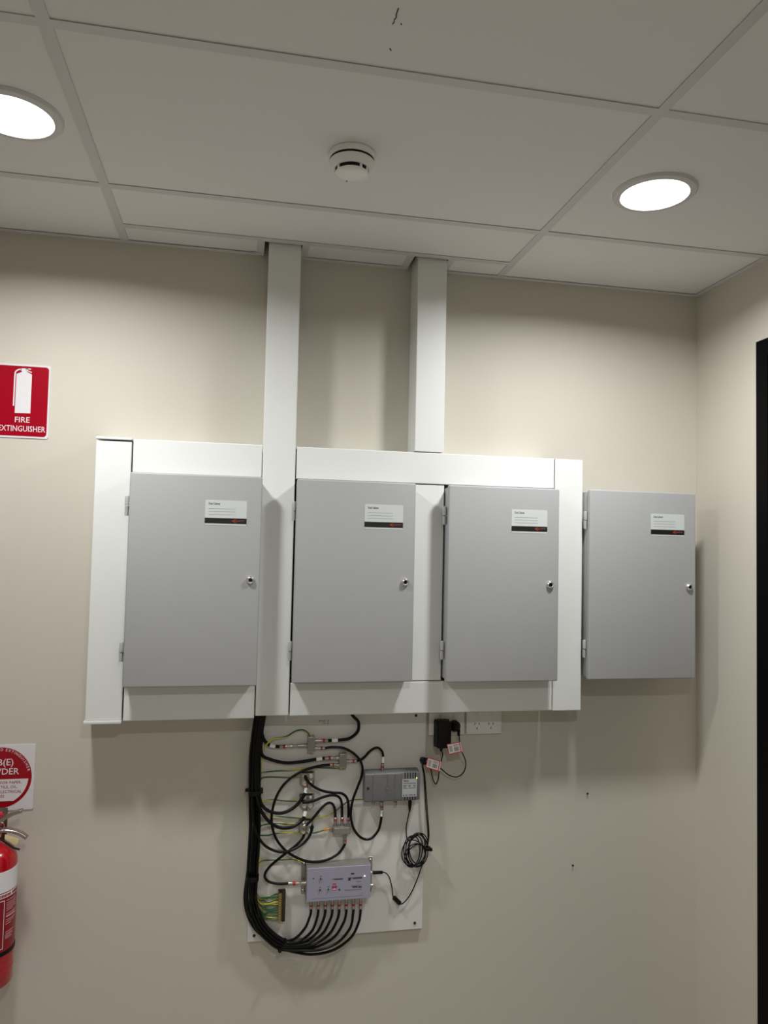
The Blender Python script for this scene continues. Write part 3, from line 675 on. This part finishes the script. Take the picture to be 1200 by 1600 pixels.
obj('cover_screw', MB().lathe((x0+(x1-x0)*0.40, -YF-0.001, (z0+z1)/2-0.002), (0, -1, 0), [(0, 0.0035), (0.002, 0.003)], 12), NICKEL, ga)
obj('mounting_screw', MB().lathe((x0+0.010, -YF, (z0+z1)/2), (0, -1, 0), [(0, 0.004), (0.002, 0.0035)], 12), mat('dark_screw', (70, 64, 56)), ga)
for uu in (800, 845, 930): port(ga, zp(uu, 572, 0.036), -Zv, 0.008 if uu != 930 else 0.011)
port(ga, zp(853, 402, 0.036), Zv, 0.006)

# lilac distribution amplifier
a = zp(412, 963, 0.066); b = zp(783, 1140, 0.066)
la = thing('distribution_amplifier', 'lilac-grey distribution amplifier with eight black leads plugged in below', 'amplifier', ((a.x+b.x)/2, -BF, b.z))
x0, x1, z0, z1, YF = a.x, b.x, b.z+0.002, a.z, 0.066
obj('housing', MB().box(x0, x1, -YF+0.0015, -BF-0.002, z0, z1), AMPS, la, bevel=0.002)
fp = obj('front_panel', MB().box(x0+0.0008, x1-0.0008, -YF-0.0008, -YF+0.0015, z0+0.0008, z1-0.0008), AMPL, la, bevel=0.0006, seg=1)
for sx_, s in ((x0, -1), (x1, 1)):
    fl = obj('mounting_flange', MB().box(sx_, sx_+s*0.012, -BF-0.0025, -BF-0.0003, z0+0.004, z1+0.004), DIECAST, la, bevel=0.0005, seg=1)
    for zz in (z0+0.014, z1-0.006):
        obj('flange_screw', MB().lathe((sx_+s*0.006, -BF-0.0025, zz), (0, -1, 0), [(0, 0.0045), (0.002, 0.0045), (0.0035, 0.003)], 12), NICKEL, fl)
def lp(x, y): p = at(475+x/10.43, 1350+y/10.43, YF+0.001); return p
def pr(x0_, x1_, y0_, y1_, m, nm='printed_mark', e=0.0):
    a_, b_, c_ = lp(x0_, y0_), lp(x1_, y1_), lp((x0_+x1_)/2, (y0_+y1_)/2); hh = (y1_-y0_)*0.5*0.000186
    return obj(nm, MB().box(a_.x, b_.x, -YF-0.0012-e, -YF-0.0005, c_.z-hh, c_.z+hh), m, fp, smooth=False)
PI_ = mat('panel_ink', (58, 54, 72), 0.5); PG = mat('panel_ink_soft', (120, 116, 138), 0.5)
for kx, ky, c in ((272, 238, INK), (262, 420, INK), (398, 410, mat('knob_green', (10, 70, 60), 0.4))):
    p_ = lp(kx, ky); kn = obj('trim_control', MB().lathe((p_.x, -YF-0.0008, p_.z), (0, -1, 0), [(0, 0.0022), (0.003, 0.0019)], 12), c, fp)
    pr(kx-45, kx+45, ky+12, ky+16, PG); pr(kx-12, kx+18, ky-42, ky-36, PI_)
    a_, b_ = lp(kx-5, ky+30), lp(kx-30, ky+85); obj('printed_mark', MB().cyl((a_.x, -YF-0.0009, a_.z), (b_.x, -YF-0.0009, b_.z), 0.0003, 5), PI_, fp)
pr(145, 168, 228, 246, PI_)
p_ = lp(475, 245); obj('printed_logo', MB().lathe((p_.x, -YF-0.0004, p_.z), (0, -1, 0), [(0, 0.0017), (0.0008, 0.0017)], 14), PI_, fp)
pr(496, 634, 237, 254, PI_)
pr(465, 525, 315, 338, TAGR); pr(455, 532, 358, 390, LABRED); pr(458, 530, 392, 428, TAGR); pr(470, 518, 366, 382, PG, e=0.0003)
pr(468, 520, 402, 418, SIGNW, e=0.0003)
a_ = [lp(575, 395), lp(598, 432), lp(552, 432)]; obj('warning_triangle', MB().prism([(q.x, q.z) for q in a_], -YF-0.0012, -YF-0.0005), PI_, fp, smooth=False)
pr(765, 818, 148, 168, INK); pr(718, 775, 222, 240, INK); pr(718, 760, 250, 268, INK); pr(738, 752, 240, 250, INK)
pr(792, 945, 215, 238, PI_); pr(850, 925, 280, 290, PG); pr(765, 930, 347, 358, PG); pr(790, 870, 365, 384, PI_); pr(882, 940, 365, 384, PI_)
pr(665, 935, 412, 424, PG); pr(120, 960, 538, 542, PG); pr(935, 960, 470, 476, PG)
p_ = lp(988, 195); obj('led', MB().lathe((p_.x, -YF-0.0008, p_.z), (0, -1, 0), [(0, 0.0016), (0.002, 0.0011)], 10), LEDW, fp)
NX = [435, 478, 519, 560, 600, 642, 683, 725]
for u in NX: pp = zp(u, 1140, 0.044); port(la, Vector((pp.x, pp.y, z0)), -Zv, 0.006)
for yy, L in ((988, 0.008), (1062, 0.012)): pp = zp(786, yy, 0.036); port(la, Vector((x1, pp.y, pp.z)), X, L, 0.0052)
pp = zp(786, 1090, 0.036); obj('rubber_plug', MB().lathe((x1, pp.y, pp.z), X, [(0, 0.006), (0.006, 0.005)], 10), BLACK, la)
pp = zp(400, 1050, 0.036); port(la, Vector((x0, pp.y, pp.z)), -X, 0.006, 0.0052)

# earth bar
a = zp(238, 1112, 0.034); b = zp(282, 1274, 0.034)
eb = thing('earth_bar', 'brown earth terminal bar gripping green-yellow wires', 'terminal bar', ((a.x+b.x)/2, -BF, b.z))
obj('base', MB().box(b.x-0.010, b.x, -0.036, -BF-0.0003, b.z, a.z+0.006).box(a.x+0.003, b.x, -0.022, -BF-0.0003, a.z+0.002, a.z+0.007), mat('bar_base', (38, 30, 24), 0.5), eb, bevel=0.0015)
obj('bar', MB().box(a.x+0.003, b.x-0.010, -0.034, -0.020, b.z, a.z), BRASS, eb, bevel=0.001)
NW = 11
for k in range(NW):
    zz = a.z-0.004-(a.z-b.z-0.008)*k/(NW-1)
    obj('terminal_screw', MB().lathe((a.x+0.0078, -0.034, zz), (0, -1, 0), [(0, 0.0026), (0.0012, 0.0024)], 8), NICKEL, eb)

# ---------------------------------------------------------------- cables
CR, CT = 0.0040, 0.0050
BPX = [(406, 1121), (402, 1150), (399, 1180), (398.3, 1210), (398.3, 1236), (398.5, 1265), (398.7, 1290), (397.2, 1320), (395.6, 1345), (394.5, 1370), (393.0, 1400), (397.0, 1424), (407.5, 1447), (423, 1464), (441, 1476)]
BY = 0.034
BC = [at(u, v, BY) for u, v in BPX]
first = BC[0]
BC = [Vector((max(first.x, 0.092), -0.040, -0.40)), Vector((max(first.x, 0.092)-0.001, -0.038, -0.47))]+BC
def bundle(i0, i1, a_, b_):                # points of the bundle's centre line, shifted sideways (a_) and outwards (b_)
    o = []
    for i in range(i0, i1+1):
        d = BC[min(i+1, len(BC)-1)]-BC[max(i-1, 0)]; d.y = 0; d.normalize()
        nrm = Vector((-d.z, 0, d.x))       # to the right of the run going down
        o.append(BC[i]+nrm*a_+Vector((0, -b_, 0)))
    return o
def cable(name, label, cat, pts, r, group, parts=None, step=0.006, m=COAX):
    lo = min(pts, key=lambda p: p.z)
    t = thing(name, label, cat, (lo.x, lo.y, lo.z-r), group)
    obj('jacket', MB().tube(spline(pts, step), r, 10), m, t)
    return t
def sleeve(t, p0, p1, r): obj('label_sleeve', MB().cyl(p0, p1, r*1.1, 12), TAGW, t)
GC = 'black coaxial leads on the wiring board'
# A: over the top into splitter one
e = zp(535, 214, 0.027)
tA = cable('coaxial_cable', 'thick black coaxial lead dropping from the trunking into the uppermost splitter', 'cable', [Vector((zp(640, 60, 0.045).x, -0.045, -0.480)), zp(678, 66, 0.042), zp(712, 105, 0.036), zp(708, 160, 0.032), zp(662, 200, 0.028), zp(605, 211, 0.027), e], CT, GC)
conn(tA, zp(458, 215, 0.027), e); sleeve(tA, zp(591, 212, 0.027), zp(556, 213, 0.027), CT)
# B
e = zp(250, 250, 0.027)
tB = cable('coaxial_cable', 'thick black coaxial lead with inline barrel entering the uppermost splitter from the bundle', 'cable', bundle(0, 2, 0.010, 0.010)+[zp(146, 150, 0.038), zp(158, 205, 0.033), zp(186, 238, 0.029), zp(218, 248, 0.027), e], CT, GC)
conn(tB, zp(330, 246, 0.027), e)
c0, c1 = zp(415, 242, 0.027), zp(332, 246, 0.027)
obj('inline_barrel', MB().lathe(c0, c1-c0, [(0, 0.0045), (0.003, 0.006), (0.008, 0.006), (0.0085, 0.0045), (0.0115, 0.0045), (0.012, 0.0062), (0.031, 0.0062), (0.032, 0.004), (0.044, 0.0045)], 12), DIECAST, tB)
sleeve(tB, zp(192, 242, 0.0285), zp(224, 249, 0.027), CT)
# C
e = zp(514, 318, 0.027)
tC = cable('coaxial_cable', 'thick black coaxial lead sagging from the bundle into the second splitter', 'cable', bundle(0, 3, 0.013, 0.002)+[zp(146, 292, 0.034), zp(200, 326, 0.031), zp(290, 345, 0.028), zp(390, 337, 0.027), zp(465, 324, 0.027), e], CT, GC)
conn(tC, zp(602, 315, 0.027), e); sleeve(tC, zp(466, 324, 0.027), zp(500, 319, 0.027), CT)
# D
e0, e1 = zp(516, 259, 0.027), zp(850, 616, 0.036)
tD = cable('coaxial_cable', 'black coaxial lead hanging in a long loop from splitter to underside of grey amplifier', 'cable', [e0, zp(560, 253, 0.028), zp(630, 260, 0.032), zp(695, 298, 0.038), zp(733, 355, 0.040), zp(732, 420, 0.040), zp(704, 495, 0.040), zp(678, 570, 0.040), zp(668, 650, 0.040), zp(684, 728, 0.040), zp(728, 783, 0.040), zp(782, 790, 0.039), zp(830, 738, 0.038), zp(848, 660, 0.037), e1], CR, GC)
conn(tD, zp(456, 259, 0.027), e0, 0.005); conn(tD, zp(850, 574, 0.036), e1, 0.005); sleeve(tD, zp(847, 657, 0.037), zp(850, 620, 0.036), CR)
# E
e0, e1 = zp(702, 334, 0.027), zp(855, 350, 0.036)
tE = cable('coaxial_cable', 'short black coaxial lead arching from second splitter to top of grey amplifier', 'cable', [e0, zp(740, 318, 0.028), zp(785, 272, 0.031), zp(825, 256, 0.034), zp(852, 280, 0.036), zp(857, 310, 0.036), e1], CR, GC)
conn(tE, zp(645, 335, 0.027), e0, 0.005); conn(tE, zp(853, 400, 0.036), e1, 0.005); sleeve(tE, zp(857, 308, 0.036), zp(856, 344, 0.036), CR)
# F
e0, e1 = zp(545, 356, 0.027), zp(634, 816, 0.028)
tF = cable('coaxial_cable', 'black coaxial lead in a wide loop from second splitter down to the tap', 'cable', [e0, zp(480, 364, 0.030), zp(380, 395, 0.038), zp(292, 455, 0.044), zp(238, 530, 0.048), zp(209, 620, 0.050), zp(205, 700, 0.050), zp(226, 780, 0.050), zp(272, 845, 0.049), zp(335, 892, 0.046), zp(420, 923, 0.042), zp(515, 918, 0.036), zp(590, 880, 0.031), zp(628, 832, 0.028), e1], CR, GC)
conn(tF, zp(602, 357, 0.027), e0, 0.005); conn(tF, zp(635, 766, 0.028), e1, 0.005)
# G, H, I : bracket to tap
for lab, pts, u in (('black coaxial lead from the uppermost port bracket to the tap', [zp(403, 432, 0.050), zp(412, 447, 0.050), zp(445, 480, 0.048), zp(500, 508, 0.044), zp(560, 519, 0.038), zp(615, 524, 0.034), zp(646, 552, 0.031), zp(655, 605, 0.029)], 653),
                    ('black coaxial lead from the middle port bracket to the tap', [zp(392, 574, 0.050), zp(412, 576, 0.050), zp(450, 568, 0.048), zp(505, 546, 0.044), zp(560, 534, 0.040), zp(598, 545, 0.035), zp(615, 582, 0.031)], 617),
                    ('black coaxial lead from the lowest port bracket arching over to the tap', [zp(392, 716, 0.050), zp(412, 706, 0.050), zp(445, 672, 0.048), zp(492, 614, 0.044), zp(530, 582, 0.040), zp(558, 583, 0.036), zp(575, 618, 0.031)], 577)):
    e = zp(u, 664, 0.028)
    tt = cable('coaxial_cable', lab, 'cable', pts+[e], CR, GC)
    conn(tt, zp(u, 714, 0.028), e, 0.005)
    d = pts[1]-pts[0]
    obj('elbow_connector', MB().cyl(pts[0]+Vector((0, 0.0165, 0)), pts[0]+Vector((0, -0.002, 0)), 0.0052, 12).cyl(pts[0], pts[0]+d*0.6, 0.0050, 12), NICKEL if u == 577 else BLACK, tt)
# J, K : thick leads from the bundle to the brackets
for lab, pts, s0, s1_, k in (('thick black coaxial lead swinging from the bundle up to the uppermost port bracket', [zp(133, 540, 0.050), zp(150, 595, 0.052), zp(198, 632, 0.052), zp(270, 638, 0.050), zp(340, 602, 0.046), zp(388, 545, 0.042), zp(404, 512, 0.040)], (402, 520), (407, 490), 5),
                          ('thick black coaxial lead swinging from the bundle up to the middle port bracket', [zp(118, 548, 0.056), zp(140, 620, 0.056), zp(188, 688, 0.055), zp(252, 724, 0.053), zp(320, 722, 0.049), zp(375, 688, 0.044), zp(397, 655, 0.040)], (396, 657), (403, 626), 5)):
    tt = cable('coaxial_cable', lab, 'cable', bundle(0, k, 0.006 if s0[1] < 600 else 0.0, 0.017)+pts+[zp(s1_[0], s1_[1], 0.038)], CT, GC)
    sleeve(tt, zp(*s0, 0.040), zp(*s1_, 0.038), CT*1.02)
    conn(tt, zp(s1_[0]-3, s1_[1]-26, 0.037), zp(s1_[0], s1_[1], 0.038), 0.0056)
# L
tt = cable('coaxial_cable', 'black coaxial lead hanging from the bundle in a low loop to the lowest port bracket', 'cable', bundle(0, 5, -0.007, 0.017)+[zp(90, 570, 0.054), zp(96, 680, 0.056), zp(122, 770, 0.056), zp(172, 835, 0.055), zp(250, 866, 0.053), zp(325, 855, 0.050), zp(395, 812, 0.046), zp(430, 765, 0.043), zp(442, 722, 0.046)], CR, GC)
pE = zp(442, 722, 0.046); obj('elbow_connector', MB().cyl(pE+Vector((0, 0.012, 0)), pE+Vector((0, -0.002, 0)), 0.0052, 12), BLACK, tt)
# M
e = zp(300, 1052, 0.036)
tM = cable('coaxial_cable', 'black coaxial lead doubling back from lowest bracket into the lilac amplifier', 'cable', [zp(398, 752, 0.036), zp(388, 782, 0.038), zp(350, 826, 0.043), zp(275, 884, 0.045), zp(196, 950, 0.041), zp(164, 1000, 0.038), zp(180, 1036, 0.036), zp(236, 1053, 0.036), e], CR, GC)
conn(tM, zp(405, 1049, 0.036), e, 0.0056); conn(tM, zp(400, 722, 0.035), zp(398, 752, 0.036), 0.005, False)
# N1..N8 : from the lilac amplifier along the bundle into the tall duct
FAN = [[(300, 1390), (350, 1368), (400, 1312), (425, 1255)], [(310, 1400), (378, 1384), (440, 1330), (468, 1262)], [(320, 1408), (400, 1394), (470, 1338), (506, 1268)], [(330, 1415), (425, 1400), (505, 1342), (547, 1264)],
       [(340, 1424), (450, 1410), (540, 1350), (586, 1270)], [(350, 1434), (470, 1422), (570, 1366), (626, 1280)], [(350, 1444), (480, 1441), (590, 1398), (664, 1312)], [(350, 1456), (450, 1467), (570, 1440), (670, 1366), (714, 1280)]]
SL = [(0.0125, -0.004), (0.0125, 0.0045), (0.0042, -0.004), (0.0042, 0.0045), (-0.0042, 0.0045), (-0.0042, -0.004), (-0.0125, 0.0045), (-0.0125, -0.004)]
names = ['first', 'second', 'third', 'fourth', 'fifth', 'sixth', 'seventh', 'eighth']
for i in range(8):
    a_, b_ = SL[i]
    e = zp(NX[i], 1200, 0.044)
    pts = bundle(0, len(BC)-1, a_, b_)
    if i == 7:                                   # the outermost lead bows away from the bundle
        for j, s in ((len(BC)-6, 0.004), (len(BC)-5, 0.0075), (len(BC)-4, 0.0085), (len(BC)-3, 0.006)): pts[j] = pts[j]+Vector((-s, 0, -s*0.4))
    nF = len(FAN[i])
    pts += [zp(x, y, 0.033+0.011*(k+1)/nF+b_*(1-(k+1)/nF)) for k, (x, y) in enumerate(FAN[i])]+[zp(NX[i]-1, 1225, 0.044), e]
    tt = cable('coaxial_cable', '%s black output lead under the lilac amplifier, counted from the earth bar' % names[i], 'cable', pts, CR, 'eight output leads of the lilac amplifier')
    pp = zp(NX[i], 1150, 0.044)
    conn(tt, Vector((pp.x, pp.y, z0-0.001)), e, 0.0046)
# two spare feeds inside the bundle that go no further than the lower tie
for k, (a_, b_) in enumerate(((0.0125, 0.0125), (-0.0150, 0.0125))):
    cable('coaxial_cable', ('black feeder inside the bundle on its earth-wire side' if k == 0 else 'black feeder inside the bundle on its outer side'), 'cable', bundle(0, len(BC)-4, a_, b_)+bundle(len(BC)-3, len(BC)-1, a_*0.3, -0.012)+[zp(330, 1412, 0.0215), zp(400, 1415, 0.0215)], CR, GC)

# ties round the bundle
def tie(i, label, hw, h, wing=False, fr=0.0):
    c = BC[i]; d = (BC[min(i+1, len(BC)-1)]-BC[max(i-1, 0)]).normalized()
    n_ = Vector((-d.z, 0, d.x)); n_ = n_ if n_.x > 0 else -n_
    c = c+Vector((0, -0.004, 0)); m_ = MB(); vs = []
    N = 20
    for s in (-1, 1):
        for rr in (1.0, 0.90):
            for k in range(N):
                a = 2*math.pi*k/N; ca, sa = math.cos(a), math.sin(a)
                sx_ = math.copysign(abs(ca)**0.6, ca)*hw*rr; sy_ = math.copysign(abs(sa)**0.6, sa)*0.0195*rr
                if i == 6: sy_ *= 1.25
                vs.append(c+n_*sx_+Vector((0, -sy_, 0))+d*(s*h/2))
    fs = []
    for k in range(N):
        k2 = (k+1) % N
        fs += [(k, k2, 2*N+k2, 2*N+k), (N+k, 3*N+k, 3*N+k2, N+k2), (k, N+k, N+k2, k2), (2*N+k, 2*N+k2, 3*N+k2, 3*N+k)]
    m_.add(vs, fs)
    if wing:
        m_.box(c.x-hw-0.009, c.x-hw+0.002, -0.03, -0.022, c.z-0.003, c.z+0.006); m_.box(c.x+hw-0.002, c.x+hw+0.004, -0.042, -0.022, c.z-0.006, c.z+0.006)
    return tag(obj('cable_tie', m_, BLACK), label, 'cable tie', 'ties around the black bundle')
tie(6, 'wide black strap with side tabs clamping the upper bundle', 0.0200, 0.013, True)
tie(11, 'black strap around the bundle between lilac amplifier and board edge', 0.0190, 0.014)
tie(len(BC)-1, 'thin black tie where the eight output leads fan out', 0.0195, 0.005)
# small stud showing at the bundle's edge
# ---------------------------------------------------------------- earth wires
def earth(label, pts, k, r=0.0016, i0=None, up_to=None):
    """pts run from the bundle's edge to a device; k is the terminal on the bar"""
    zz = a_bar.z-0.004-(a_bar.z-b_bar.z-0.008)*k/(NW-1)
    tm = Vector((a_bar.x+0.003, -0.028, zz))
    P = []
    if pts: P += pts[::-1]
    P += i0 or []
    w_ = math.sin(k*2.1)*0.003
    q = zp(185, 1132+13.2*k, 0.030)
    P += [zp(128+3.4*k, 1126+13.2*k+7*math.cos(k*1.7), 0.023), zp(152+2.5*k, 1130+13.2*k+7*math.cos(k*1.7), 0.027), Vector((q.x, -0.029, q.z+w_)), tm-Vector((0.008, 0, 0)), tm]
    lo = min(P, key=lambda p: p.z)
    t = thing('earth_wire', label, 'wire', (lo.x, lo.y, lo.z), 'green-yellow earth wires')
    obj('insulation', MB().tube(spline(P, 0.005), r, 6, stripe=3, twist=30+14*math.sin(k*2.3)), [YEL, GRN], t)
    return t
a_bar, b_bar = zp(238, 1112, 0.034), zp(282, 1274, 0.034)
def edge(y0, k):                      # down along the bundle's edge from photo-zoom height y0 to the bar
    off = 0.0015*(k % 4); dep = 0.024+0.0022*(k % 5)
    o = []
    for x, y in ((140, 300), (139, 400), (139, 500), (138, 600), (136, 700), (133, 800), (130, 900), (118, 1000), (104, 1070), (106, 1120), (114, 1170), (126, 1210)):
        if y > y0+25 and y < 1095+12*k: o.append(zp(x-off*500, y, dep if y < 950 else 0.0192))
    return o
EW = [('green-yellow earth wire bowing over the top of the uppermost splitter', [(140, 300, .028), (160, 262, .030), (182, 228, .036), (215, 203, .034), (290, 190, .028), (340, 160, .026), (385, 151, .026), (415, 165, .030), (434, 190, .036)], 290),
      ('green-yellow earth wire running straight to the foot of the second splitter', [(142, 412, .022), (170, 400, .022), (220, 393, .021), (310, 388, .021), (400, 377, .021), (500, 374, .021), (604, 377, .022)], 410),
      ('green earth wire running to the uppermost port bracket', [(142, 440, .022), (180, 428, .021), (270, 429, .020), (330, 431, .020), (376, 424, .021)], 440),
      ('green-yellow earth wire running to the middle port bracket', [(142, 588, .022), (172, 568, .022), (210, 561, .021), (290, 568, .020), (372, 566, .021)], 585),
      ('long yellow earth wire running to the side of the grey amplifier', [(140, 640, .022), (170, 650, .022), (225, 656, .021), (300, 664, .020), (400, 669, .020), (480, 665, .020), (555, 646, .021), (605, 606, .022), (645, 575, .023), (690, 560, .024), (753, 558, .026)], 640),
      ('green-yellow earth wire running to the lowest port bracket', [(137, 722, .022), (170, 706, .022), (230, 699, .021), (300, 704, .020), (371, 700, .021)], 720),
      ('green-yellow earth wire with yellow lug running to the tap', [(136, 772, .022), (185, 769, .022), (240, 757, .021), (310, 755, .020), (390, 757, .020), (455, 755, .021), (505, 740, .023), (545, 730, .024)], 770),
      ('green earth wire running to the corner of the lilac amplifier', [(130, 942, .022), (145, 922, .022), (180, 915, .021), (260, 914, .020), (330, 910, .020), (392, 930, .020)], 940)]
for k, (lab, pts, y0) in enumerate(EW):
    tt = earth(lab, [zp(*q) for q in pts], k, 0.0024 if k == 0 else 0.0020, i0=edge(y0, k))
    if k == 6: obj('lug', MB().lathe(zp(508, 739, 0.023), zp(545, 730, 0.024)-zp(508, 739, 0.023), [(0, 0.0022), (0.003, 0.0032), (0.012, 0.0032), (0.014, 0.002), (0.019, 0.002)], 8), mat('lug_yellow', (226, 160, 40), 0.4), tt)
for k in (8, 9, 10):                  # these three rise hidden between board and bundle
    rise = [Vector((0.088+0.004*(k-9), -0.0195, -0.49)), zp(112+6*(k-9), 200, 0.0192), zp(104+6*(k-9), 500, 0.0192), zp(104+6*(k-9), 800, 0.0192)]
    earth('green-yellow earth wire at the foot of the earth bar, coming from behind the bundle', rise, k, 0.0020, i0=edge(950, k))

# ---------------------------------------------------------------- screws left in the wall
for (u, v, lab) in ((917, 1240, 'small dark screw left in the wall just under the cabinet shadow'), (894, 1352, 'small dark wall plug low on the bare wall')):
    p = at(u, v, 0.0)
    t = thing('wall_screw', lab, 'screw', (p.x, 0, p.z-0.004))
    obj('shank', MB().lathe((p.x, 0.0, p.z), (0.15, -1, 0.25), [(0, 0.0018), (0.004, 0.0018)], 10), mat('dark_screw', (70, 64, 56)), t)
    obj('head', MB().lathe((p.x+0.0006, -0.004, p.z+0.001), (0.15, -1, 0.25), [(0, 0.0018), (0.001, 0.0034), (0.002, 0.0028)], 12), mat('dark_screw', (70, 64, 56)), t)
